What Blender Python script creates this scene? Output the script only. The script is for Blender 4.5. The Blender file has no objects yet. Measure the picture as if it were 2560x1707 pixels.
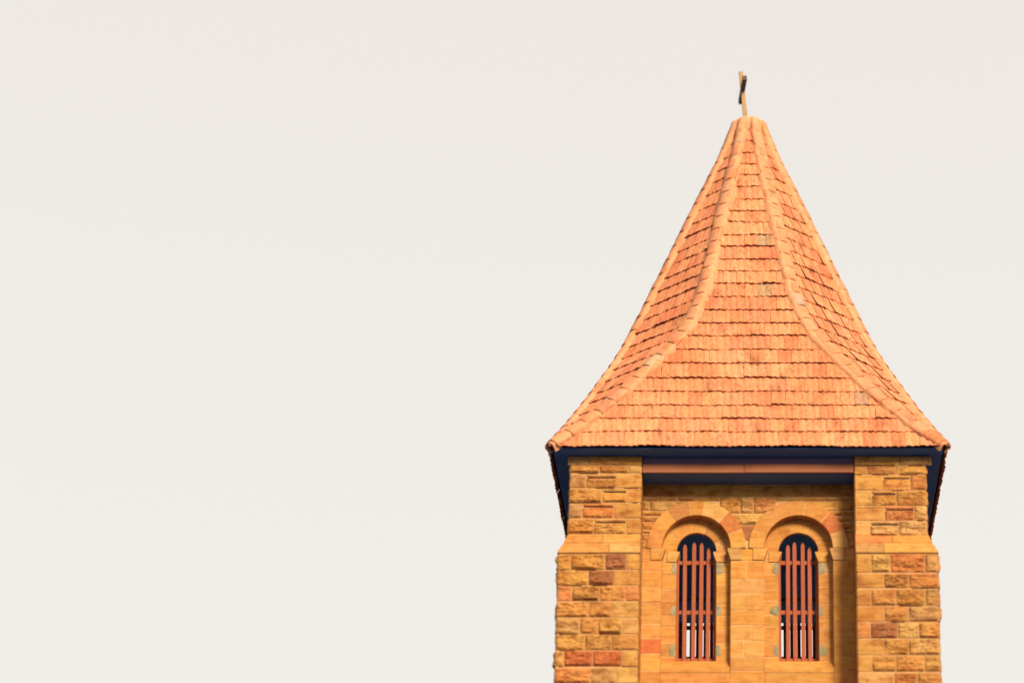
import bpy, math, random
from mathutils import Vector, Matrix, noise
from math import sin, cos, pi, radians, sqrt, exp

# ------------------------------------------------------------------ camera, sky, sun, exposure
scene = bpy.context.scene
col = scene.collection

cam_d = bpy.data.cameras.new('camera')
cam = bpy.data.objects.new('camera', cam_d)
col.objects.link(cam)
cam.location = (0.10, -33.8, 1.6)
cam.rotation_euler = (radians(90 + 23.0), 0, 0)
cam_d.sensor_width = 36.0
cam_d.lens = 36.0 * 6700.0 / 2560.0
cam_d.shift_x = -(1890.0 - 1280.0) / 2560.0
cam_d.clip_start = 0.5
cam_d.clip_end = 20000
cam_d.dof.use_dof = True                           # the photograph goes soft towards the foot of the tower and at the cross
cam_d.dof.focus_distance = 35.5
cam_d.dof.aperture_fstop = 0.28
scene.camera = cam

SUN_EL, SUN_AZ = radians(24), radians(24)          # azimuth turned to the right of the camera side
world = bpy.data.worlds.new('World')
scene.world = world
world.use_nodes = True
wn, wl = world.node_tree.nodes, world.node_tree.links
wn.clear()
w_out = wn.new('ShaderNodeOutputWorld')
bg = wn.new('ShaderNodeBackground')
bg.inputs['Strength'].default_value = 0.10
sky = wn.new('ShaderNodeTexSky')
sky.sky_type = 'NISHITA'
sky.sun_disc = False
sky.sun_elevation = SUN_EL
sky.sun_rotation = pi - SUN_AZ
wtc = wn.new('ShaderNodeTexCoord')
wsep = wn.new('ShaderNodeSeparateXYZ')
wramp = wn.new('ShaderNodeValToRGB')               # even cloud cover, a touch paler towards the horizon
wramp.color_ramp.elements[0].position = 0.24
wramp.color_ramp.elements[1].position = 0.52
wramp.color_ramp.elements[0].color = (0.892, 0.862, 0.816, 1)
wramp.color_ramp.elements[1].color = (0.858, 0.818, 0.758, 1)
wsc = wn.new('ShaderNodeVectorMath'); wsc.operation = 'SCALE'; wsc.inputs['Scale'].default_value = 5.0
wmix = wn.new('ShaderNodeMix'); wmix.data_type = 'RGBA'
wmix.inputs[0].default_value = 0.985
wl.new(wtc.outputs['Generated'], wsep.inputs[0])
wl.new(wsep.outputs['Z'], wramp.inputs[0])
wl.new(wramp.outputs['Color'], wsc.inputs[0])
wl.new(sky.outputs['Color'], wmix.inputs[6])
wl.new(wsc.outputs[0], wmix.inputs[7])
wl.new(wmix.outputs[2], bg.inputs['Color'])
wl.new(bg.outputs[0], w_out.inputs[0])

sun_d = bpy.data.lights.new('sun', 'SUN')
sun = bpy.data.objects.new('sun', sun_d)
col.objects.link(sun)
sun_d.energy = 3.0
sun_d.angle = radians(16)                          # thin overcast: soft-edged shadows
sun_d.color = (1.0, 0.87, 0.70)
to_sun = Vector((sin(SUN_AZ) * cos(SUN_EL), -cos(SUN_AZ) * cos(SUN_EL), sin(SUN_EL)))
sun.rotation_euler = to_sun.to_track_quat('Z', 'Y').to_euler()
sun.location = to_sun * 60

scene.view_settings.view_transform = 'Standard'
scene.view_settings.look = 'None'
scene.view_settings.exposure = 1.0
scene.view_settings.gamma = 1.0
scene.render.engine = 'CYCLES'
scene.cycles.max_bounces = 12
scene.cycles.diffuse_bounces = 10
scene.cycles.use_denoising = True

# ------------------------------------------------------------------ helpers
def tag(o, label=None, cat=None, kind=None, group=None):
    for k, v in (('label', label), ('category', cat), ('kind', kind), ('group', group)):
        if v: o[k] = v

class MB:
    """collects faces, with a colour per face and a material slot per face; build() links ONE mesh object"""
    def __init__(self):
        self.v, self.f, self.c, self.m, self.s = [], [], [], [], []
    def vert(self, p):
        self.v.append((p[0], p[1], p[2])); return len(self.v) - 1
    def face(self, idx, c=(.4, .2, .05), m=0, smooth=False):
        self.f.append(tuple(idx)); self.c.append(c); self.m.append(m); self.s.append(smooth)
    def quad(self, a, b, c_, d, c=(.4, .2, .05), m=0):
        self.face([self.vert(a), self.vert(b), self.vert(c_), self.vert(d)], c, m)
    def box(self, x0, x1, y0, y1, z0, z1, c=(.4, .2, .05), m=0, bev=0.0):
        if bev <= 0:
            p = [self.vert((x, y, z)) for z in (z0, z1) for y in (y0, y1) for x in (x0, x1)]
            for q in ((0, 2, 3, 1), (4, 5, 7, 6), (0, 1, 5, 4), (2, 6, 7, 3), (0, 4, 6, 2), (1, 3, 7, 5)):
                self.face([p[i] for i in q], c, m)
            return
        lo, hi = (x0, y0, z0), (x1, y1, z1)
        ids = {}
        for corner in range(8):
            s = [(corner >> k) & 1 for k in range(3)]
            for ax in range(3):
                p = []
                for k in range(3):
                    base = hi[k] if s[k] else lo[k]
                    if k != ax: base += -bev if s[k] else bev
                    p.append(base)
                ids[(corner, ax)] = self.vert(p)
        def cid(s): return s[0] | s[1] << 1 | s[2] << 2
        for ax in range(3):
            o1, o2 = (ax + 1) % 3, (ax + 2) % 3
            for side in (0, 1):
                q = []
                for a, b in ((0, 0), (1, 0), (1, 1), (0, 1)):
                    s = [0, 0, 0]; s[ax] = side; s[o1] = a; s[o2] = b
                    q.append(ids[(cid(s), ax)])
                self.face(q if side else q[::-1], c, m)
        for ax in range(3):                                   # edges run along ax
            o1, o2 = (ax + 1) % 3, (ax + 2) % 3
            for a in (0, 1):
                for b in (0, 1):
                    s0 = [0, 0, 0]; s0[o1] = a; s0[o2] = b
                    s1 = list(s0); s1[ax] = 1
                    q = [ids[(cid(s0), o1)], ids[(cid(s1), o1)], ids[(cid(s1), o2)], ids[(cid(s0), o2)]]
                    self.face(q if a == b else q[::-1], c, m)
        for corner in range(8):
            s = [(corner >> k) & 1 for k in range(3)]
            q = [ids[(corner, 0)], ids[(corner, 1)], ids[(corner, 2)]]
            self.face(q if sum(s) % 2 else q[::-1], c, m)
    def build(self, name, mats, parent=None):
        me = bpy.data.meshes.new(name)
        me.from_pydata(self.v, [], self.f)
        at = me.attributes.new('Col', 'FLOAT_COLOR', 'FACE')
        buf = []
        for c in self.c: buf.extend((c[0], c[1], c[2], 1.0))
        at.data.foreach_set('color', buf)
        for m in (mats if isinstance(mats, (list, tuple)) else [mats]): me.materials.append(m)
        me.polygons.foreach_set('material_index', self.m)
        me.polygons.foreach_set('use_smooth', self.s)
        me.update()
        o = bpy.data.objects.new(name, me)
        col.objects.link(o)
        if parent: o.parent = parent
        return o

def nz(x, y, z): return noise.noise(Vector((x, y, z)))
def jit(c, rnd, a=.10, hue=.05):
    k = 1 + rnd.uniform(-a, a)
    return (c[0] * k, c[1] * k * (1 + rnd.uniform(-hue, hue)), c[2] * k * (1 + rnd.uniform(-2 * hue, 2 * hue)))
def lerp_table(t, x):                                          # t: [(x, y)...] ascending
    if x <= t[0][0]: return t[0][1]
    for (x0, y0), (x1, y1) in zip(t, t[1:]):
        if x <= x1: return y0 + (y1 - y0) * (x - x0) / (x1 - x0)
    return t[-1][1]

# ------------------------------------------------------------------ materials
def mat(name, rough=.85, use_col=True, base=(.4, .2, .05), layers=(), bump=(0, 20, 1), spec=.25):
    """layers: (scale_vec, detail, low, high, mult_colour, strength) - noise patches multiplying the colour"""
    m = bpy.data.materials.new(name); m.use_nodes = True
    n, l = m.node_tree.nodes, m.node_tree.links
    p = n['Principled BSDF']
    p.inputs['Roughness'].default_value = rough
    p.inputs['Specular IOR Level'].default_value = spec
    tc = n.new('ShaderNodeTexCoord')
    if use_col:
        a = n.new('ShaderNodeAttribute'); a.attribute_name = 'Col'; cur = a.outputs['Color']
    else:
        r = n.new('ShaderNodeRGB'); r.outputs[0].default_value = (*base, 1); cur = r.outputs[0]
    for i, (sv, det, lo, hi, mc, st) in enumerate(layers):
        mp = n.new('ShaderNodeMapping'); mp.inputs['Scale'].default_value = sv
        mp.inputs['Location'].default_value = (3.1 * i, 1.7 * i, 5.3 * i)
        l.new(tc.outputs['Object'], mp.inputs[0])
        nt = n.new('ShaderNodeTexNoise'); nt.inputs['Scale'].default_value = 1.0
        nt.inputs['Detail'].default_value = det; nt.inputs['Roughness'].default_value = .6
        l.new(mp.outputs[0], nt.inputs['Vector'])
        mr = n.new('ShaderNodeMapRange'); mr.inputs['From Min'].default_value = lo
        mr.inputs['From Max'].default_value = hi; mr.inputs['To Max'].default_value = st
        l.new(nt.outputs['Fac'], mr.inputs['Value'])
        mx = n.new('ShaderNodeMix'); mx.data_type = 'RGBA'; mx.blend_type = 'MULTIPLY'
        l.new(mr.outputs[0], mx.inputs[0]); l.new(cur, mx.inputs[6])
        mx.inputs[7].default_value = (*mc, 1)
        cur = mx.outputs[2]
    l.new(cur, p.inputs['Base Color'])
    if bump[0] > 0:
        mp = n.new('ShaderNodeMapping'); s = bump[1]; mp.inputs['Scale'].default_value = (s, s, s * bump[2])
        l.new(tc.outputs['Object'], mp.inputs[0])
        nt = n.new('ShaderNodeTexNoise'); nt.inputs['Scale'].default_value = 1; nt.inputs['Detail'].default_value = 6
        l.new(mp.outputs[0], nt.inputs['Vector'])
        b = n.new('ShaderNodeBump'); b.inputs['Strength'].default_value = 1; b.inputs['Distance'].default_value = bump[0]
        l.new(nt.outputs['Fac'], b.inputs['Height']); l.new(b.outputs[0], p.inputs['Normal'])
    return m

M_STONE = mat('sandstone', .9, layers=[
    ((3, 3, 22), 5, .42, .68, (.74, .56, .40), .8),           # bedding bands
    ((7, 7, 9), 6, .48, .66, (.60, .40, .28), .75),             # rusty blotches
    ((2.6, 2.6, 5), 5, .56, .70, (.46, .40, .40), .75),      # grey weathering patches
    ((45, 45, 60), 3, .3, .8, (.75, .68, .6), .6)], bump=(.014, 26, 2.2))
M_SMOOTH = mat('dressed_sandstone', .85, layers=[
    ((2, 2, 16), 4, .42, .75, (.86, .66, .48), .8),
    ((9, 9, 9), 5, .5, .70, (.76, .55, .42), .65),
    ((2.2, 2.2, 1.3), 5, .55, .72, (.62, .52, .46), .6),
    ((4, 4, 30), 6, .5, .66, (.80, .60, .44), .6),
    ((60, 60, 80), 3, .35, .7, (.80, .72, .62), .7)], bump=(.005, 50, 1.5))
M_MORTAR = mat('lime_mortar', .95, layers=[((8, 8, 8), 4, .45, .7, (.7, .6, .5), .6)], bump=(.004, 50, 1))
M_TILE = mat('clay_tile', .8, layers=[
    ((30, 30, 2), 4, .40, .66, (.88, .68, .54), .9),
    ((70, 70, 3), 3, .45, .7, (.84, .70, .60), .7),           # streaks down the tile
    ((3.4, 3.4, 1.6), 6, .56, .72, (.50, .46, .44), .8),      # grey lichen
    ((15, 15, 4), 5, .58, .70, (.46, .42, .44), .85),
    ((1.1, 1.1, .9), 3, .45, .65, (.90, .80, .74), .9),
    ((60, 60, 40), 2, .3, .8, (.88, .82, .78), .5)], bump=(.003, 45, .5))
M_RIDGE = mat('ridge_tile_clay', .85, layers=[
    ((4, 4, 4), 5, .50, .70, (.70, .56, .48), .85),
    ((20, 20, 12), 4, .5, .75, (.82, .70, .62), .7)], bump=(.004, 40, 1))
M_UNDER = mat('underlay', .95, base=(.012, .012, .018), use_col=False, spec=.05)
M_NAVY = mat('dark_painted_boards', .9, base=(.075, .14, .30), use_col=False, spec=.05,
             layers=[((2, 2, 2), 3, .4, .7, (.8, .8, .85), .6)])
M_BEAM = mat('brown_painted_timber', .7, layers=[((1.2, 20, 20), 5, .4, .7, (.78, .72, .68), .7)], bump=(.001, 40, 1))
M_GRILLE = mat('red_painted_timber', .6, layers=[((14, 14, 1.5), 4, .45, .7, (.80, .72, .68), .7),
             ((20, 20, 20), 4, .55, .7, (.75, .65, .6), .6)], bump=(.001, 50, .2))
M_INSIDE = mat('dark_interior', .95, base=(.34, .58, .84), use_col=False, spec=.02)
M_PATCH = mat('grey_mortar_patch', .95, layers=[((14, 14, 14), 4, .4, .7, (.55, .52, .5), .8)], bump=(.01, 40, 1))
M_CROSS = mat('weathered_wood', .85, layers=[((25, 25, 4), 4, .45, .65, (.55, .42, .35), .8)], bump=(.002, 60, .2))
M_GROUND = mat('pale_gravel', .95, base=(.080, .098, .150), use_col=False,
               layers=[((.15, .15, 1), 6, .4, .65, (.8, .8, .78), .8), ((6, 6, 1), 4, .4, .7, (.75, .75, .72), .6)],
               bump=(.03, 8, 1), spec=.1)

# ------------------------------------------------------------------ palette (albedo)
YEL = (.54, .268, .062); ORA = (.52, .236, .055); PAL = (.56, .310, .092); RED = (.33, .128, .044)
ROR = (.51, .185, .052); BUF = (.49, .285, .095); BRN = (.45, .200, .052); BRK = (.47, .135, .042)
MORT = (.60, .35, .145)
COLS = {'y': YEL, 'o': ORA, 'p': PAL, 'r': RED, 'R': ROR, 'b': BUF, 'n': BRN, 'Q': BRK}
JOINT_SHADE = (.03, .015, .015)  # painted shade of the gaps between stones
_M = (.51, .245, .060)
for _k in 'yopRbn': COLS[_k] = tuple(.72 * a + .28 * b for a, b in zip(COLS[_k], _M))
def rnd_stone(rnd, smooth=False):
    k = 'yyyyoooppbnR' if smooth else 'yyyooooppbbnnRr'
    return COLS[rnd.choice(k)]

# ------------------------------------------------------------------ masonry
class Frame:
    def __init__(self, o, u, v, n): self.o, self.u, self.v, self.n = map(Vector, (o, u, v, n))
    def p(self, a, b, h): return self.o + self.u * a + self.v * b + self.n * h

def stone(mb, fr, u0, u1, v0, v1, c, amp_=.03, seed=0, res=.018, gap=.0045, clip=None, deep=.016, base=0.0):
    amp = amp_ * 1.25
    """one block: dressed margins, rock face swelling by amp (amp 0 = sawn face)"""
    u0 += gap; u1 -= gap; v0 += gap; v1 -= gap
    if u1 - u0 < .01 or v1 - v0 < .01: return
    nu = max(3, min(34, round((u1 - u0) / res))); nv = max(3, min(18, round((v1 - v0) / res)))
    if amp < .004 and clip is None: nu, nv = 3, 3
    e = min(.006, (u1 - u0) * .2, (v1 - v0) * .2)
    us = [u0, u0 + .0001] + [u0 + e + (u1 - u0 - 2 * e) * i / nu for i in range(nu + 1)] + [u1 - .0001, u1]
    vs = [v0, v0 + .0001] + [v0 + e + (v1 - v0 - 2 * e) * i / nv for i in range(nv + 1)] + [v1 - .0001, v1]
    ids = []
    sd = seed * 1.37
    tilt = sin(seed * 12.9) * .3
    for j, b in enumerate(vs):
        row = []
        for i, a in enumerate(us):
            ring = min(i, j, len(us) - 1 - i, len(vs) - 1 - j)
            if ring == 0: h = -deep
            elif ring == 1: h = -.004
            else:
                d = min(a - u0, u1 - a, (b - v0) * 1.3, (v1 - b) * 1.3)
                ss = min(1, d / .030); ss = ss * ss * (3 - 2 * ss)
                n1 = nz(a * 5 + sd, b * 13 + sd * .7, sd * .3)
                n2 = nz(a * 14 + sd, b * 34, sd + 4.)
                n3 = nz(a * 30 + sd, b * 60, sd + 9.)
                rel = (b - v0) / (v1 - v0) - .5
                h = amp * ss * max(-.12, .30 + .75 * n1 + .75 * (.42 - abs(n2)) + .45 * (.35 - abs(n3)) - tilt * rel * 1.7) if amp > 0 else 0
            ja = 0
            row.append(mb.vert(fr.p(a + ja, b, h + base)))
        ids.append(row)
    for j in range(len(vs) - 1):
        for i in range(len(us) - 1):
            if clip and clip((us[i] + us[i + 1]) / 2, (vs[j] + vs[j + 1]) / 2): continue
            mb.face((ids[j][i], ids[j][i + 1], ids[j + 1][i + 1], ids[j + 1][i]), c, 0, False)

def course_random(rnd, u0, u1, v0, v1, lo=.28, hi=.58):
    out = []; u = u0
    while u < u1 - .001:
        w = rnd.uniform(lo, hi)
        if u1 - (u + w) < lo * .7: w = u1 - u
        out.append((u, u + w)); u += w
    return out

tower = bpy.data.objects.new('church_tower', None)
col.objects.link(tower)
tag(tower, 'square orange sandstone bell tower with tiled spire, two barred arched windows and a cross', 'tower')

# measured front faces of the two visible corner piers: (top, bottom, [(left, right, colour, amp, splitband)...])
SPL = .055
PIER_L = [
 (13.450, 13.325, [(-2.27, -1.99, 'b', .012, 0), (-1.99, -1.335, 'y', .014, 0)]),
 (13.320, 13.220, [(-2.228, -1.86, 'o', .03, 0), (-1.86, -1.495, 'o', .03, 0), (-1.495, -1.335, 'b', .010, 0)]),
 (13.212, 13.025, [(-2.228, -2.03, 'b', .012, 0), (-2.03, -1.65, 'n', .022, 1), (-1.65, -1.335, 'y', 0, 0)]),
 (13.020, 12.830, [(-2.232, -1.825, 'o', .03, 0), (-1.825, -1.515, 'y', .022, 1), (-1.515, -1.335, 'y', 0, 0)]),
 (12.825, 12.625, [(-2.232, -2.065, 'b', .02, 0), (-2.065, -1.675, 'R', .035, 1), (-1.675, -1.335, 'o', 0, 0)]),
 (12.620, 12.420, [(-2.240, -1.92, 'o', .032, 0), (-1.92, -1.515, 'y', .03, 1), (-1.515, -1.335, 'o', 0, 0)])]
PIER_R = [
 (13.450, 13.325, [(1.338, 1.90, 'y', .014, 0), (1.90, 2.31, 'b', .02, 0)]),
 (13.320, 13.205, [(1.338, 1.495, 'y', 0, 0), (1.495, 1.86, 'n', .022, 0), (1.86, 2.26, 'y', .02, 0)]),
 (13.200, 12.995, [(1.338, 1.69, 'y', 0, 0), (1.69, 2.035, 'o', .02, 1), (2.035, 2.262, 'R', .02, 0)]),
 (12.990, 12.790, [(1.338, 1.55, 'p', 0, 0), (1.55, 1.855, 'o', .025, 1), (1.855, 2.27, 'n', .025, 0)]),
 (12.785, 12.595, [(1.338, 1.705, 'y', 0, 0), (1.705, 2.075, 'R', .03, 1), (2.075, 2.28, 'b', .03, 0)]),
 (12.590, 12.385, [(1.338, 1.52, 'p', 0, 0), (1.52, 1.88, 'b', .035, 1), (1.88, 2.28, 'b', .03, 0)])]
LOW_L = [
 (12.120, 11.915, [(-2.30, -2.185, 'o', .02, 0), (-2.185, -1.76, 'o', .035, 0), (-1.76, -1.50, 'r', .035, 0), (-1.50, -1.335, 'y', 0, 0)]),
 (11.910, 11.715, [(-2.31, -1.96, 'y', .03, 0), (-1.96, -1.645, 'r', .035, 0), (-1.645, -1.335, 'o', 0, 0)]),
 (11.710, 11.515, [(-2.33, -2.16, 'R', .02, 0), (-2.16, -1.82, 'n', .04, 0), (-1.82, -1.50, 'o', .03, 0), (-1.50, -1.335, 'R', .01, 0)]),
 (11.510, 11.305, [(-2.33, -1.95, 'y', .035, 0), (-1.95, -1.66, 'o', .03, 0), (-1.66, -1.335, 'p', 0, 0)]),
 (11.300, 11.095, [(-2.34, -2.05, 'b', .03, 0), (-2.05, -1.83, 'n', .035, 0), (-1.83, -1.535, 'y', .035, 0), (-1.535, -1.335, 'p', 0, 0)]),
 (11.090, 10.890, [(-2.35, -1.985, 'y', .03, 0), (-1.985, -1.66, 'o', .03, 0), (-1.66, -1.335, 'o', .02, 0)]),
 (10.885, 10.685, [(-2.35, -2.235, 'p', .02, 0), (-2.235, -1.885, 'Q', .035, 0), (-1.885, -1.53, 'Q', .025, 0), (-1.53, -1.335, 'p', 0, 0)])]
LOW_R = [
 (12.120, 11.880, [(1.338, 1.52, 'y', 0, 0), (1.52, 1.76, 'b', .03, 0), (1.76, 2.185, 'R', .035, 0), (2.185, 2.34, 'b', .03, 0)]),
 (11.870, 11.680, [(1.338, 1.675, 'o', 0, 0), (1.675, 1.98, 'n', .04, 0), (1.98, 2.345, 'R', .03, 0)]),
 (11.670, 11.455, [(1.338, 1.515, 'o', 0, 0), (1.515, 1.82, 'n', .03, 0), (1.82, 2.18, 'o', .03, 0), (2.18, 2.36, 'b', .035, 0)]),
 (11.450, 11.250, [(1.338, 1.67, 'o', 0, 0), (1.67, 1.97, 'n', .03, 0), (1.97, 2.35, 'b', .035, 0)]),
 (11.245, 11.040, [(1.338, 1.50, 'R', 0, 0), (1.50, 1.83, 'r', .03, 0), (1.83, 2.09, 'b', .03, 0), (2.09, 2.355, 'o', .03, 0)]),
 (11.035, 10.830, [(1.338, 1.66, 'y', 0, 0), (1.66, 1.96, 'o', .03, 0), (1.96, 2.36, 'b', .03, 0)]),
 (10.825, 10.620, [(1.338, 1.51, 'y', 0, 0), (1.51, 1.80, 'n', .03, 0), (1.80, 2.15, 'o', .03, 0), (2.15, 2.36, 'p', .03, 0)])]

def to_corner(rows, x):
    for (t, b, sts) in rows:
        i = 0 if x < 0 else -1
        q = list(sts[i]); q[0 if x < 0 else 1] = x; sts[i] = tuple(q)
to_corner(PIER_L[1:], -2.235); to_corner(PIER_R[1:], 2.235); to_corner(LOW_L, -2.345); to_corner(LOW_R, 2.345)
PY0, PY1 = -2.20, -2.31                                       # pier face above and below the weathering
def lay(mb, fr, rows, rnd, flip=1, u_shift=0.0):
    for (t, b, sts) in rows:
        for (a, e, k, amp, spl) in sts:
            c = jit(COLS[k], rnd)
            sd = rnd.uniform(0, 400)
            if spl:
                stone(mb, fr, a, e, b, t - SPL, c, amp, sd)
                stone(mb, fr, a, e, t - SPL + .010, t, jit(COLS[k], rnd), amp * .5, sd + 7)
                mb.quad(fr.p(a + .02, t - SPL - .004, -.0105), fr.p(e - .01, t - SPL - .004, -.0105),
                        fr.p(e - .01, t - SPL + .014, -.0105), fr.p(a + .02, t - SPL + .014, -.0105), JOINT_SHADE, 1)  # painted strip for the shade under the thin top slab
            else:
                stone(mb, fr, a, e, b, t, c, amp, sd)
    # dark strips painted along the odd joint, as the shade of an open gap
    for (t, b, sts) in rows:
        for (a, e, k, amp, spl) in sts:
            if rnd.random() < .35:
                x0 = a + rnd.uniform(.0, .12); x1 = e - rnd.uniform(0, .12)
                if x1 > x0 + .05:
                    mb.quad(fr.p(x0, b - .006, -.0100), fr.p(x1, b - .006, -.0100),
                            fr.p(x1, b + .005, -.0100), fr.p(x0, b + .005, -.0100), JOINT_SHADE, 1)

def random_rows(rnd, z_top, z_bot, u0, u1, amp=.03, edge=None, h=.2025):
    rows = []; z = z_top
    while z > z_bot + .05:
        zb = max(z_bot, z - h)
        st = []
        for a, e in course_random(rnd, u0, u1, zb, z, .26, .48):
            k = rnd.choice('yyyooopbbnnRr')
            st.append((a, e, k, amp * rnd.uniform(.5, 1.2), 0))
        if edge == 'L': st[0] = (*st[0][:2], rnd.choice('yop'), 0, 0)
        if edge == 'R': st[-1] = (*st[-1][:2], rnd.choice('yop'), 0, 0)
        rows.append((z - .005, zb, st)); z = zb
    return rows

def make_pier(side, up, low, seed):
    """side -1: left of the front, +1: right"""
    rnd = random.Random(seed)
    mb = MB()
    s = side
    xo, xi, xl = 2.235, 1.335, 2.345                           # outer face, inner edge, outer face lower down
    core = .012
    front = Frame((0, PY0, 0), (1, 0, 0), (0, 0, 1), (0, -1, 0))
    frontL = Frame((0, PY1, 0), (1, 0, 0), (0, 0, 1), (0, -1, 0))
    # mortar core (sits just behind the stone faces)
    def bx(xa, xb, ya, yb, za, zb):
        mb.box(min(s * xa, s * xb), max(s * xa, s * xb), ya, yb, za, zb, MORT, 1)
    bx(xi + core, xo - core, PY0 + core, -xi - core, 12.41, 13.452)
    bx(xi + core, xl - core, PY1 + core, -xi - core, -0.2, 12.13)
    # stones of the front
    lay(mb, front, up, rnd)
    u0, u1 = (-xl, -xi) if s < 0 else (xi, xl)
    rows = list(low)
    zt = low[-1][1] - .005
    rows += random_rows(rnd, zt, 0.0, u0, u1, .03, 'R' if s < 0 else 'L')
    lay(mb, frontL, rows, rnd)
    # stones of the outer side: the same courses returned round the corner
    side_f = Frame((s * xo, 0, 0), (0, s, 0), (0, 0, 1), (s, 0, 0))
    side_fl = Frame((s * xl, 0, 0), (0, s, 0), (0, 0, 1), (s, 0, 0))
    yr = (-2.2, -1.335) if s > 0 else (1.335, 2.2)
    yl = (-2.31, -1.335) if s > 0 else (1.335, 2.31)
    r2 = []
    for (t, b, _) in up:
        r2.append((t, b, [(a, e, rnd.choice('yoobnR'), .018 * rnd.uniform(.4, 1.2), 0) for a, e in course_random(rnd, *yr, b, t)]))
    lay(mb, side_f, r2, rnd)
    r3 = []
    for (t, b, _) in rows:
        r3.append((t, b, [(a, e, rnd.choice('yoobnRr'), .024 * rnd.uniform(.3, 1.3), 0) for a, e in course_random(rnd, *yl, b, t)]))
    lay(mb, side_fl, r3, rnd)
    # dressed returns into the recesses (front recess and side recess)
    for (t, b, _) in up + rows:
        if b < 0: b = 0
        low_ = t < 12.15
        yf = PY1 if low_ else PY0
        xf = xl if low_ else xo
        c = jit(rnd_stone(rnd, True), rnd)
        fr = Frame((s * xi, 0, 0), (0, -s, 0), (0, 0, 1), (-s, 0, 0))
        a, e = (yf + .004, -1.66)
        if -s < 0: a, e = (-e, -a) if False else (a, e)
        if s > 0: stone(mb, Frame((s * xi, 0, 0), (0, -1, 0), (0, 0, 1), (-1, 0, 0)), 1.66, -yf - .004, b, t, c, 0, 0)
        else: stone(mb, Frame((s * xi, 0, 0), (0, 1, 0), (0, 0, 1), (1, 0, 0)), yf + .004, -1.66, b, t, c, 0, 0)
        c = jit(rnd_stone(rnd, True), rnd)
        if s > 0: stone(mb, Frame((0, -xi, 0), (-1, 0, 0), (0, 0, 1), (0, 1, 0)), -xf + .004, -1.66, b, t, c, 0, 0)
        else: stone(mb, Frame((0, -xi, 0), (-1, 0, 0), (0, 0, 1), (0, 1, 0)), 1.66, xf - .004, b, t, c, 0, 0)
    pier = mb.build('corner_pier', [M_STONE, M_MORTAR], tower)
    # sloping weathering courses where the pier steps out
    wb = MB()
    def slab(z0, z1, f0, f1, o0, o1, cols, cuts):
        xs = [xi] + cuts + [None]
        for q in range(len(xs) - 1):
            g = .003
            a = xs[q] + (g if q else 0)
            last = xs[q + 1] is None
            b0 = o0 if last else xs[q + 1] - g
            b1 = o1 if last else xs[q + 1] - g
            c = jit(cols[q], rnd, .06)
            n = 10
            bot, top, lip = [], [], []
            for i in range(n + 1):
                t = i / n
                x0 = a + (b0 - a) * t; x1 = a + (b1 - a) * t
                w0 = .006 * nz(x0 * 6, z0 * 9, seed); w1 = .008 * nz(x1 * 7 + 5, z1 * 9, seed)
                bot.append(wb.vert((s * x0, f0 - w0, z0 + .012)))
                lip.append(wb.vert((s * x0, f0 - w0 + .004, z0)))
                top.append(wb.vert((s * x1, f1 - w1, z1)))
            bk = [wb.vert((s * (a + ((b1 if 1 else 0) - a) * i / n), -1.339, z1)) for i in range(n + 1)]
            bk0 = [wb.vert((s * (a + (b0 - a) * i / n), -1.339, z0)) for i in range(n + 1)]
            for i in range(n):
                for A, B in ((lip, bot), (bot, top), (top, bk), (bk, bk0), (bk0, lip)):
                    f = (A[i], A[i + 1], B[i + 1], B[i])
                    wb.face(f if s > 0 else f[::-1], c, 0)
            for i, fl in ((0, 1), (n, 0)):
                f = (lip[i], bot[i], top[i], bk[i], bk0[i])
                wb.face(f if (s > 0) == (not fl) else f[::-1], c, 0)
    cc = [YEL, ORA, PAL] if s < 0 else [BUF, ORA, YEL]
    slab(12.283, 12.412, PY0 - .050, PY0 - .002, xo + .050, xo + .002, [ROR if s > 0 else YEL, ORA], [1.80])
    slab(12.133, 12.279, PY1 - .014, PY0 - .053, xl + .010, xo + .053, [BUF if s > 0 else PAL, YEL], [1.68 if s > 0 else 1.72])
    w = wb.build('weathering_course', [M_SMOOTH], pier)
    return pier, w

pL, wL = make_pier(-1, PIER_L, LOW_L, 11)
pR, wR = make_pier(1, PIER_R, LOW_R, 23)
def dup(o, parent, rz):
    c = o.copy(); col.objects.link(c); c.parent = parent
    c.rotation_euler = (0, 0, rz)
    for ch in list(o.children):
        d = ch.copy(); col.objects.link(d); d.parent = c
    return c
for o in (pL, pR): dup(o, tower, pi)

# ------------------------------------------------------------------ belfry wall with two arched openings
AX = (-.652, .636)                                            # arch centres
SPR = 12.394                                                  # springing
RO, RI = .432, .628                                           # outer order: intrados, extrados
R2 = .251                                                     # inner order: intrados
YF, YI, YG, YB = -1.715, -1.575, -1.44, -1.29                # outer face, inner face, grille, back of wall
SILL = 10.985
TOPZ = 13.27

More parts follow.
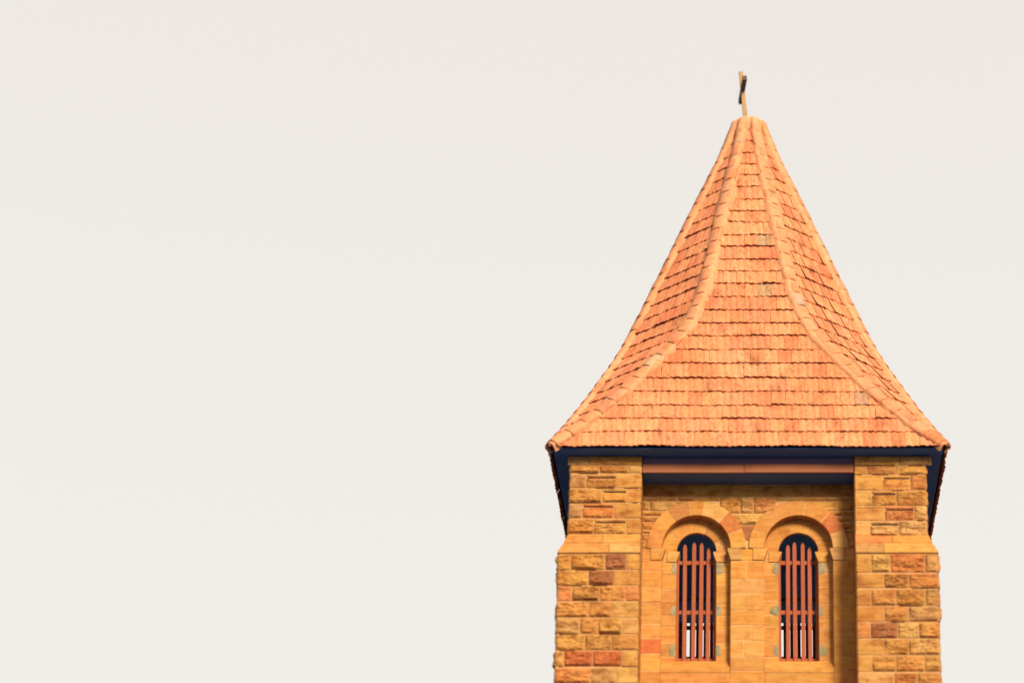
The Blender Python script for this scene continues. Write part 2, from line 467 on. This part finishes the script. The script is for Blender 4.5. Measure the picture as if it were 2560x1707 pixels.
def make_wall(seed):
    rnd = random.Random(seed)
    mb = MB()
    fr = Frame((0, YF, 0), (1, 0, 0), (0, 0, 1), (0, -1, 0))
    def inside(a, b, r):
        for cx in AX:
            if b > SPR - .02 and (a - cx) ** 2 + (b - SPR) ** 2 < r * r: return True
        return False
    # mortar bed behind the rubble
    st = .02
    nx = int(2.67 / st); nzz = int((TOPZ - SPR) / st) + 1
    for i in range(nx):
        for j in range(nzz):
            a = -1.335 + i * 2.67 / nx; b = SPR + j * st
            if inside(a + st / 2, b + st / 2, .54): continue
            mb.quad((a, YF + .013, b), (a + 2.67 / nx, YF + .013, b), (a + 2.67 / nx, YF + .013, b + st), (a, YF + .013, b + st), MORT, 1)
    mb.box(-1.335, 1.335, YF + .06, YF + .07, 12.98, TOPZ, MORT, 1)
    # rubble above and between the arches
    clip = lambda a, b: inside(a, b, .56)
    rows = [
     (13.27, 13.085, [(-1.335, -.81, 'n'), (-.81, -.22, 'y'), (-.22, .20, 'y'), (.20, .80, 'y'), (.80, 1.335, 'n')], .010),
     (13.080, 13.025, [(-1.335, -1.14, 'b'), (-1.14, -.89, 'b'), (-.89, -.67, 'n'), (-.67, -.36, 'o'), (.36, .68, 'b'), (.68, .98, 'y'), (.98, 1.335, 'b')], .02),
     (13.080, 12.86, [(-.36, -.10, 'o'), (-.10, .07, 'b'), (.07, .36, 'n')], .028),
     (13.020, 12.895, [(-1.335, -1.25, 'b'), (-1.25, -.80, 'b'), (.80, 1.14, 'y'), (1.14, 1.335, 'n')], .02),
     (12.890, 12.825, [(-1.335, -1.05, 'o'), (1.04, 1.20, 'n'), (1.20, 1.335, 'n')], .025),
     (12.820, 12.745, [(-1.335, -1.0, 'n'), (1.04, 1.335, 'n')], .02),
     (12.740, 12.645, [(-1.335, -1.0, 'R'), (1.04, 1.335, 'n')], .02),
     (12.640, 12.590, [(-1.335, -1.0, 'b'), (1.04, 1.335, 'n')], .02),
     (12.585, 12.500, [(-1.335, -1.1, 'o'), (1.1, 1.335, 'n')], .02),
     (12.495, 12.394, [(-1.335, -1.1, 'o'), (1.1, 1.335, 'o')], .012),
     (12.855, 12.705, [(-.36, .36, 'p')], .03),
     (12.700, 12.50, [(-.25, .25, 'r')], .008)]
    for (t, b, sts, amp) in rows:
        for (a, e, k) in sts:
            stone(mb, fr, a, e, b, t, jit(COLS[k], rnd, .08), amp, rnd.uniform(0, 300), .022, .005, clip)
    # dressed jambs of the outer order and the pier between the windows: stacked blocks
    bm2 = MB()
    def stack(x0, x1, y0, y1, zs, cols=None, split=None):
        for q, (z1, z0) in enumerate(zip(zs, zs[1:])):
            c0 = jit(rnd_stone(rnd, True) if not cols else COLS[cols[q % len(cols)]], rnd, .07)
            g = .003
            xs = [x0, x1]
            if split and q in split: xs = [x0, x0 + (x1 - x0) * split[q], x1]
            for a, b in zip(xs, xs[1:]):
                d = rnd.uniform(-.003, .003)
                bm2.box(a + (g if a != x0 else 0), b - (g if b != x1 else 0), y0 + d, y1, z0 + g, z1 - g,
                        jit(c0, rnd, .08), 0, .005)
        bm2.box(x0 + .005, x1 - .005, y0 + .005, y1 - .005, zs[-1], zs[0], MORT, 1)
    low = [10.78, 10.58, 10.38, 10.17, 9.97, 9.76, 9.55, 9.35]
    z = 9.35
    while z > .3: z -= .3; low.append(z)
    low.append(0)
    stack(-1.335, AX[0] - RO, YF, YI + .05, [SPR, 12.245, 12.085, 11.885, 11.68, 11.40, 11.22, 11.02, 10.80] + low[1:], 'yooyooQyo')
    stack(AX[1] + RO, 1.335, YF, YI + .05, [SPR, 12.235, 12.02, 11.80, 11.62, 11.42, 11.21, 10.98, 10.80] + low[1:], 'ooonoono')
    stack(AX[0] + RO, AX[1] - RO, YF, YI + .05, [SPR, 12.225, 11.985, 11.79, 11.585, 11.39, 11.19, 10.98, 10.80] + low[1:],
          'yopyyppoy', {1: .48, 3: .45, 5: .62, 6: .4})
    # wall below the sills
    for cx in AX:
        stack(cx - RO, cx + RO, YF, YI + .05, low, 'oRyopR', {1: .55, 2: .3, 4: .6})
    # inner order jambs (one stack each side of each opening) and the thick wall behind
    for k, cx in enumerate(AX):
        zs = [SPR, 12.25, 12.09, 11.90, 11.75, 11.56, 11.41, 11.20, 11.02, 10.80]
        stack(cx - RO - .03, cx - R2, YI, YB, zs, 'pyoonoyoo' if k == 0 else 'pyyyoyoyo')
        stack(cx + R2, cx + RO + .03, YI, YB, [SPR, 12.235, 12.10, 11.93, 11.70, 11.55, 11.36, 11.20, 11.0, 10.80],
              'byyyoyoyo' if k == 0 else 'pboyoonoo')
    wall = mb.build('belfry_wall', [M_STONE, M_MORTAR], None)
    jambs = bm2.build('dressed_jambs', [M_SMOOTH, M_MORTAR], wall)
    # voussoirs
    VC = {'y': YEL, 'o': ORA, 'p': (.57, .31, .095), 'n': BRN, 'R': (.49, .165, .050)}
    def ring(name, cx, r0, r1, ya, yb, angs, cols):
        rb = MB()
        for q, (a0, a1) in enumerate(zip(angs, angs[1:])):
            c = jit(VC[cols[q]], rnd, .05)
            a0, a1 = radians(a0), radians(a1)
            n = max(4, int((a1 - a0) / .07))
            g = .0035
            d = rnd.uniform(-.003, .000)
            f0, f1 = [], []
            e = .005
            prof = [(r0, yb), (r0, ya + e + d), (r0 + e, ya + d), (r1 - e, ya + d), (r1, ya + e + d), (r1, yb)]
            gr = []
            for i in range(n + 1):
                row = []
                for (r, y) in prof:
                    t0, t1 = a0 + g / r, a1 - g / r
                    t = t0 + (t1 - t0) * i / n
                    row.append(rb.vert((cx + r * cos(t), y, SPR + r * sin(t))))
                gr.append(row)
            for i in range(n):
                for j in range(5):
                    rb.face((gr[i][j], gr[i][j + 1], gr[i + 1][j + 1], gr[i + 1][j]), c, 0)
            rb.face(gr[0], c, 0); rb.face(gr[n][::-1], c, 0)
        # mortar filling behind the joints
        n = 36; p = []
        for i in range(n + 1):
            t = pi * i / n
            p.append([rb.vert((cx + r * cos(t), y, SPR + r * sin(t))) for (r, y) in
                      ((r0 + .003, yb), (r0 + .003, ya + .003), (r1 - .003, ya + .003))])
        for i in range(n):
            for j in range(2): rb.face((p[i][j], p[i][j + 1], p[i + 1][j + 1], p[i + 1][j]), (.66, .42, .19), 1)
        return rb.build(name, [M_SMOOTH, M_MORTAR], wall)
    A = [[0, 23.5, 49.6, 80, 99, 127, 155, 180], [0, 23, 49.7, 80.6, 101, 127.5, 157, 180]]
    B = [[0, 25, 70, 102, 143, 180], [0, 25, 68, 108, 140, 180]]
    ring('outer_arch', AX[0], RO, RI, YF - .022, YI + .01, A[0], 'yRponyo')
    ring('outer_arch', AX[1], RO, RI, YF - .022, YI + .01, A[1], 'pRoyooy')
    ring('inner_arch', AX[0], R2, RO + .06, YI, YI + .06, B[0], 'pnyoy')
    ring('inner_arch', AX[1], R2, RO + .06, YI, YI + .06, B[1], 'noyoo')
    # impost blocks with a chamfer under each arch springing
    for cx in AX:
        for sd in (-1, 1):
            for nm, r, ya, yb, h, w in (('outer_impost', RO, YF - .016, YI + .02, .155, .14), ('inner_impost', R2, YI - .014, YB, .135, .12)):
                ib = MB()
                top, bot = SPR - .002, SPR - h
                pr = .040
                xs = cx + sd * r
                pts = [(xs - sd * pr, top), (xs - sd * pr * .85, top - .03), (xs + sd * .004, bot), (xs + sd * w, bot), (xs + sd * w, top)]
                f = [ib.vert((x, ya, z_)) for x, z_ in pts]; b = [ib.vert((x, yb, z_)) for x, z_ in pts]
                c = jit(rnd.choice([YEL, BUF, PAL]), rnd, .06)
                for i in range(5):
                    q = (f[i], f[(i + 1) % 5], b[(i + 1) % 5], b[i]); ib.face(q, c)
                ib.face(f, c); ib.face(b[::-1], c)
                ib.build(nm, [M_SMOOTH], wall)
    # sloping sills
    for cx in AX:
        sb = MB()
        x0, x1 = cx - RO, cx + RO
        c = jit(YEL, rnd, .05)
        P = [(YF - .004, 10.782), (YF - .004, 10.83), (YI, SILL - .02), (YB, SILL), (YB, 10.782)]
        L = [sb.vert((x0 + .003, y, z_)) for y, z_ in P]; R = [sb.vert((x1 - .003, y, z_)) for y, z_ in P]
        for i in range(5): sb.face((L[i], R[i], R[(i + 1) % 5], L[(i + 1) % 5]), c)
        sb.face(L[::-1], c); sb.face(R, c)
        sb.build('sill', [M_SMOOTH], wall)
    # old anchor patches beside the grilles
    for cx in AX:
        for sd in (-1, 1):
            for zc, hh in ((12.17, .17), (11.62, .15), (11.10, .16)):
                pb = MB(); n = 9
                ww = .085 + rnd.uniform(-.015, .02); x_in = cx + sd * R2
                g = [[None] * (n + 1) for _ in range(n + 1)]
                sdn = rnd.uniform(0, 100)
                for i in range(n + 1):
                    for j in range(n + 1):
                        a = i / n; b = j / n - .5
                        wj = ww * (1 + .35 * nz(sdn, b * 4, 0)) * (1 - .9 * (abs(b) * 2) ** 4)
                        e = max(0, min(1, min(a * 3 + .3, (1 - a) * 4, (.5 - abs(b)) * 6)))
                        h = .010 * e * (1 + .7 * nz(a * 4 + sdn, b * 6, 1)) - .003
                        g[i][j] = pb.vert((x_in + sd * a * wj, YI - h, zc + b * hh))
                c = jit((.30, .235, .125), rnd, .12)
                for i in range(n):
                    for j in range(n): pb.face((g[i][j], g[i + 1][j], g[i + 1][j + 1], g[i][j + 1]), c, 0, True)
                pb.build('mortar_patch', [M_PATCH], wall)
    # dark inner lining of the bell chamber, open behind each window
    lb = MB()
    y = YI + .07
    xs = [y, AX[0] - .31, AX[0] + .31, AX[1] - .31, AX[1] + .31, -y]
    for i in range(5):
        a, b = xs[i], xs[i + 1]
        for (z0, z1, op) in ((9.3, 10.9, 0), (10.9, 12.76, 1), (12.76, 13.44, 0)):
            if op and i in (1, 3): continue
            lb.quad((a, y, z0), (b, y, z0), (b, y, z1), (a, y, z1), (.1, .1, .1), 0)
    for cx in AX: lb.box(cx - .245, cx + .245, -1.37, -1.30, 10.96, 11.085, m=1)
    lb.build('inner_lining', [M_INSIDE, M_UNDER], wall)
    return wall

def parent_tree(o, p, rz=0): o.parent = p; o.rotation_euler = (0, 0, rz)
wall0 = make_wall(5)
parent_tree(wall0, tower)
for k in (1, 2, 3): dup(wall0, tower, k * pi / 2)

# added box that blocks the upper sky light through the rear openings
lb = MB(); lb.box(-1.25, 1.25, 1.20, 1.28, 12.33, 12.62)
lb.build('rear_sky_blocker', [M_INSIDE], tower)
# floor of the bell chamber
fb = MB(); fb.box(-1.49, 1.49, -1.49, 1.49, 10.5, 10.7)
fb.build('chamber_floor', [M_INSIDE], tower)

fb = MB(); fb.box(-1.49, 1.49, -1.49, 1.49, 13.22, 13.24)
fb.build('chamber_ceiling', [M_INSIDE], tower)

# ------------------------------------------------------------------ timber grilles
GC = (.32, .069, .018)
SLX = (-.240, -.139, -.038, .060, .150, .236)
def make_grille(k, seed):
    rnd = random.Random(seed)
    cx = AX[k]
    mb = MB()
    tops = (12.42, 12.535, 12.565, 12.560, 12.50, 12.36)
    for i, sx in enumerate(SLX):
        x = cx + sx + rnd.uniform(-.006, .006); hw = .0245
        zt = tops[i] + rnd.uniform(-.006, .006); zb = SILL + .001
        lean = rnd.uniform(-.008, .008)
        y0, y1 = YG, YG + .024
        c = jit(GC, rnd, .08, .04)
        pts = [(-hw, zb), (hw, zb), (hw + lean, zt - .05), (hw * .62 + lean, zt - .015), (lean, zt), (-hw * .62 + lean, zt - .015), (-hw + lean, zt - .05)]
        f = [mb.vert((x + a, y0, z)) for a, z in pts]; b = [mb.vert((x + a, y1, z)) for a, z in pts]
        mb.face(f, c); mb.face(b[::-1], c)
        for q in range(7): mb.face((f[q], b[q], b[(q + 1) % 7], f[(q + 1) % 7]), c)
    g = mb.build('window_grille', [M_GRILLE], tower)
    for z in (12.30, 11.645, 11.02):
        rb = MB(); rb.box(cx - R2 + .004, cx + R2 - .004, YG + .0245, YG + .055, z - .026, z + .026, jit(GC, rnd, .1), 0, .003)
        rb.build('rail', [M_GRILLE], g)
    return g
g0, g1 = make_grille(0, 3), make_grille(1, 8)
for g in (g0, g1):
    for k in (1, 2, 3): dup(g, tower, k * pi / 2)

# ------------------------------------------------------------------ beams under the eaves
def make_beam(seed):
    rnd = random.Random(seed)
    mb = MB(); B = (.30, .105, .040)
    mb.box(-1.328, -.05, -2.165, -2.125, 13.243, 13.352, jit(B, rnd, .05), 0, .003)
    mb.box(-.0465, 1.331, -2.163, -2.125, 13.246, 13.356, jit(B, rnd, .05), 0, .003)
    o = mb.build('lintel_board', [M_BEAM], tower)
    mb = MB(); W = (.17, .10, .17)
    mb.box(-1.328, 1.331, -2.135, -2.10, 13.354, 13.452, W, 0, .003)
    f = mb.build('fascia_board', [M_BEAM], tower)
    mb = MB(); mb.box(-1.330, 1.333, -2.122, -1.62, 13.250, 13.268)
    s = mb.build('recess_soffit', [M_NAVY], tower)
    return o, f, s
for o in make_beam(4):
    for k in (1, 2, 3): dup(o, tower, k * pi / 2)

# ------------------------------------------------------------------ roof
ZE, AE, SL = 13.464, 2.475, .4033
def apo(z): return AE - SL * (z - ZE)
WT = [(13.40, 2.52), (13.464, 2.475), (13.55, 2.385), (13.78, 2.125), (14.04, 1.865), (14.30, 1.635), (14.56, 1.42), (14.85, 1.20), (15.12, .995),
      (15.29, .875), (15.45, .785), (15.60, .722)]
def hw(z):
    if z >= 15.60: return .414 * apo(z) if z > 16.1 else .722 + (.414 * apo(16.1) - .722) * (z - 15.6) / .5
    return lerp_table(WT, z)
COURSES = [13.464, 13.690, 13.903, 14.115, 14.340, 14.562, 14.805, 15.037, 15.268, 15.490, 15.716, 15.947, 16.180, 16.401, 16.613, 16.845,
           17.056, 17.290, 17.504, 17.730, 17.972, 18.188, 18.397, 18.616, 18.862, 19.08, 19.27]
TILE_W = .176
TCOL = [(.65, .262, .120), (.63, .248, .112), (.66, .274, .124), (.64, .238, .108), (.67, .290, .130), (.61, .212, .096)]
rb = MB(); rr = random.Random(77)
def face_frame(fi):
    """returns pos(u, z, h) and halfwidth(z) for one of eight roof faces"""
    if fi % 2 == 0:
        ang = fi // 2 * pi / 2
        R = Matrix.Rotation(ang, 3, 'Z'); n = R @ Vector((0, -cos(math.atan(SL)), sin(math.atan(SL)))); u = R @ Vector((1, 0, 0))
        base = lambda z: R @ Vector((0, -apo(z), z))
        half = hw
    else:
        ang = (fi // 2) * pi / 2 + pi / 4
        R = Matrix.Rotation(ang, 3, 'Z'); u = R @ Vector((1, 0, 0))
        dist = lambda z: (apo(z) + hw(z)) / sqrt(2)
        half = lambda z: max(.004, (apo(z) - hw(z)) / sqrt(2))
        base = lambda z: R @ Vector((0, -dist(z), z))
        n = None
        def nrm(z):
            s = (dist(z - .12) - dist(z + .12)) / .24
            return (R @ Vector((0, -1, s))).normalized()
        return lambda a, z, h: base(z) + u * a + nrm(z) * h, half
    return lambda a, z, h: base(z) + u * a + n * h, half
def tprof(t):
    return WAVE * (.5 - .5 * cos(4 * pi * t)) + .014 * exp(-((t - .03) / .07) ** 2) + .008 * exp(-((t - .97) / .06) ** 2)
for fi in range(8):
    pos, half = face_frame(fi)
    res = 10 if fi in (0, 1, 7) else 5
    WAVE = .0175 if fi % 2 == 0 else .010
    # dark underlay
    prev = None
    for z in COURSES:
        h = half(z)
        cur = (rb.vert(pos(-h, z + .01, -.012)), rb.vert(pos(h, z + .01, -.012)))
        if prev: rb.face((prev[0], prev[1], cur[1], cur[0]), (0, 0, 0), 1)
        prev = cur
    for ci in range(len(COURSES) - 1):
        zb, zt = COURSES[ci], COURSES[ci + 1]
        hmax = half(zb) + .02
        if hmax < .03: continue
        off = (ci % 2) * TILE_W * .5 + rr.uniform(-.01, .01) + .03
        k0 = int(math.floor((-hmax - off) / TILE_W))
        k1 = int(math.ceil((hmax - off) / TILE_W))
        drift = rr.uniform(-.004, .004)
        lift0 = rr.uniform(-.003, .006)
        for k in range(k0, k1):
            ua = off + k * TILE_W
            if ua > hmax or ua + TILE_W < -hmax: continue
            dz = rr.gauss(0, .0025) + drift + .014 * nz(ua * 1.1, ci * 3.1, fi * 7)
            if rr.random() < .05: dz += rr.uniform(-.014, .012)
            slip = .012 if rr.random() < .07 else 0
            lift = (.025 if fi % 2 == 0 else .020) + max(-.005, min(.014, rr.gauss(0, .004))) + lift0 + slip
            skew = rr.gauss(0, .0016)
            c = jit(rr.choice(TCOL), rr, .04, .03)
            if rr.random() < .005: c = jit((.40, .25, .13), rr, .12)
            th = .009
            rows = []
            span = zt - zb
            for (fz, fh) in ((1.12, .006), (.55, .5), (.03, .97), (0.0, 1.0)):
                z = zb + dz * (1 - fz * .8) + fz * span
                h_lim = half(max(zb, min(z, zt))) + .015
                row = []
                for i in range(res + 1):
                    t = i / res
                    a = ua + t * (TILE_W - .0030) + skew * fz
                    a = max(-h_lim, min(h_lim, a))
                    lf = lift * fh if fh > .01 else .004
                    row.append(rb.vert(pos(a, z + skew * (t - .5) * 2 * (1 - fz), lf + tprof(t))))
                rows.append(row)
            # butt edge and underside
            for (dzz, dh) in ((.0, -th), (.10, -th - .012)):
                row = []
                for i in range(res + 1):
                    t = i / res
                    a = max(-half(zb) - .015, min(half(zb) + .015, ua + t * (TILE_W - .0030)))
                    row.append(rb.vert(pos(a, zb + dz + dzz * (1 if dzz else 0) + skew * (t - .5) * 2, lift + tprof(t) + dh)))
                rows.append(row)
            for j in range(len(rows) - 1):
                for i in range(res):
                    rb.face((rows[j][i + 1], rows[j][i], rows[j + 1][i], rows[j + 1][i + 1]), c, 0, j < 2)
roof = rb.build('tiled_roof', [M_TILE, M_UNDER], tower)

# hips: ridge tiles bedded in mortar
def hip_point(q, s, z):
    """q: quadrant of the cardinal face, s: its left (-1) or right (+1) hip"""
    R = Matrix.Rotation(q * pi / 2, 3, 'Z')
    k = max(0, (z - 18.5) / .77)
    a = apo(z) + .05 * k * k                                  # the ridge tiles gather into a blunt top
    return R @ Vector((s * (hw(z) if z < 18.5 else .414 * a), -a, z))
RCOL = [(.60, .232, .104), (.59, .222, .098), (.61, .244, .110), (.57, .205, .088)]
hr = random.Random(5)
for q in range(4):
    for s in (-1, 1):
        pts = [hip_point(q, s, 13.475 + (19.27 - 13.475) * i / 400) for i in range(401)]
        L = [0]
        for a, b in zip(pts, pts[1:]): L.append(L[-1] + (b - a).length)
        def at(d):
            d = max(0, min(L[-1] - 1e-6, d))
            lo, hi = 0, 400
            while hi - lo > 1:
                m = (lo + hi) // 2
                if L[m] <= d: lo = m
                else: hi = m
            t = (d - L[lo]) / max(1e-9, L[lo + 1] - L[lo])
            return pts[lo].lerp(pts[lo + 1], t)
        Rq = Matrix.Rotation(q * pi / 2, 3, 'Z')
        def frame_at(d):
            tg = (at(d + .12) - at(d - .12)).normalized()
            o = Rq @ Vector((s * .62, -1, 0)).lerp(Vector((s, -1, 0)), max(0, min(1, 1 - d / 2.4)))
            n = (o - tg * o.dot(tg)).normalized()
            return tg, n, tg.cross(n)
        mb = MB()
        step = .252
        d = .045
        nseg = 10
        first = True
        while d < L[-1] - .05:
            fade = min(1, d / 2.2)
            wid = (.086 if d > 2.0 else 0.086 + .010 * (1 - max(0, d) / 2.0)) * (1 if d < L[-1] - 1.2 else max(.70, .70 + .3 * (L[-1] - d) / 1.2))
            hgt = .050 * (wid / .090)
            c = jit(hr.choice(RCOL), hr, .05, .03)
            if hr.random() < .06: c = jit((.40, .28, .17), hr, .1)
            ln = min(step + .05, L[-1] - d)
            P = []
            tw = hr.gauss(0, .05); sh = hr.gauss(0, .005)
            for (fd, sc, lf) in ((0, 1.03, .013), (.025, 1.045, .014), (.06, 1.03, .013), (ln * .55, 1.0, .009), (ln, .97, .000)):
                o = at(d + fd); tg, n, sd = frame_at(d + fd)
                row = []
                for i in range(nseg + 1):
                    th = pi * (i / nseg) * 1.08 - .04 * pi + tw
                    row.append(mb.vert(o + tg * (min(0, d + fd)) + sd * (cos(th) * wid * sc + sh) + n * (sin(th) * hgt * sc + lf)))
                P.append(row)
            for j in range(4):
                for i in range(nseg):
                    f = (P[j][i], P[j][i + 1], P[j + 1][i + 1], P[j + 1][i])
                    mb.face(f[::-1], c, 0, True)
            # thickness seen at the lower mouth
            o = at(d); tg, n, sd = frame_at(d)
            inner = []
            for i in range(nseg + 1):
                th = pi * (i / nseg) * 1.08 - .04 * pi + tw
                inner.append(mb.vert(o + tg * (min(0, d)) + sd * (cos(th) * wid * .94 + sh) + n * (sin(th) * hgt * .90 + .012)))
            for i in range(nseg): mb.face((P[0][i], P[0][i + 1], inner[i + 1], inner[i]), c, 0)
            if first:                                          # the lowest tile is stopped with grey mortar
                cc = mb.vert(o + tg * .01 + n * .03)
                for i in range(nseg): mb.face((inner[i], inner[i + 1], cc), (.20, .13, .11), 0)
                first = False
            d += step * hr.uniform(.97, 1.03)
        mb.build('hip_ridge', [M_RIDGE], roof)
        # pale mortar bedding showing on both sides of the ridge tiles
        mm = MB(); rows = []
        nst = 110; sd0 = hr.uniform(0, 90)
        for i in range(nst + 1):
            d = L[-1] * i / nst
            o = at(d); tg, n, sd = frame_at(d)
            k = 1 if d < L[-1] - 1.2 else max(.62, .62 + .38 * (L[-1] - d) / 1.2)
            if d < .5: k *= .6 + .8 * d
            row = []
            for a in (-1, -.93, -.75, 0, .75, .93, 1):
                wj = .108 * k * (1 + .22 * nz(d * 5, a * 3, sd0) + .12 * nz(d * 17, a * 3, sd0))
                hh = {1: -.06, .93: .012, .75: .045, 0: .05}[abs(a)]
                row.append(mm.vert(o + sd * (a * wj) + n * (hh + .012 * nz(d * 9, a * 5, sd0 + 3))))
            rows.append(row)
        for i in range(nst):
            for j in range(6):
                mm.face((rows[i][j], rows[i][j + 1], rows[i + 1][j + 1], rows[i + 1][j]), jit((.60, .275, .130), hr, .06), 0, True)
        mm.build('mortar_bedding', [M_MORTAR], roof)

# mortar cap at the top of the spire
mb = MB(); rows = []
for (r, z) in ((.20, 19.05), (.235, 19.22), (.225, 19.29), (.16, 19.345), (.0, 19.365)):
    row = []
    for i in range(20):
        t = 2 * pi * i / 20
        k = 1 + .10 * nz(cos(t) * 2, sin(t) * 2, z * 3)
        row.append(mb.vert((r * k * cos(t), r * k * sin(t), z + .012 * nz(cos(t) * 3, sin(t) * 3, 7))))
    rows.append(row)
for j in range(4):
    for i in range(20):
        mb.face((rows[j][i], rows[j][(i + 1) % 20], rows[j + 1][(i + 1) % 20], rows[j + 1][i]), jit((.64, .34, .16), hr, .06), 0, True)
mb.build('spire_cap', [M_MORTAR], roof)

# eaves soffit: dark boards under the overhang
mb = MB(); mb.box(-2.440, 2.440, -2.440, 2.440, 13.456, 13.472)
mb.build('eaves_soffit', [M_NAVY], roof)

# ------------------------------------------------------------------ cross
cr = bpy.data.objects.new('cross', None); col.objects.link(cr); cr.parent = tower
cr.location = (-.045, 0, 19.33)
cr.rotation_euler = (0, radians(-5.2), radians(5))
mb = MB(); WC = (.40, .24, .10)
mb.box(-.028, .028, -.028, .028, -.12, .80, WC, 0, .004)
mb.build('post', [M_CROSS], cr)
mb = MB()
mb.box(-.030, .030, -.37, -.0285, .475, .545, (.15, .095, .075), 0, .004)
mb.box(-.030, .030, .0285, .37, .475, .545, (.15, .095, .075), 0, .004)
mb.build('crossbar', [M_CROSS], cr)

# ------------------------------------------------------------------ ground
mb = MB()
n = 48; ringv = [mb.vert((0, 0, 0))]
prev = None
for r in (30, 120, 600, 3000, 9000):
    cur = [mb.vert((r * cos(2 * pi * i / n), r * sin(2 * pi * i / n), 0)) for i in range(n)]
    for i in range(n):
        if prev is None: mb.face((0, cur[i], cur[(i + 1) % n]))
        else: mb.face((prev[i], cur[i], cur[(i + 1) % n], prev[(i + 1) % n]))
    prev = cur
g = mb.build('ground', [M_GROUND]); tag(g, kind='structure')
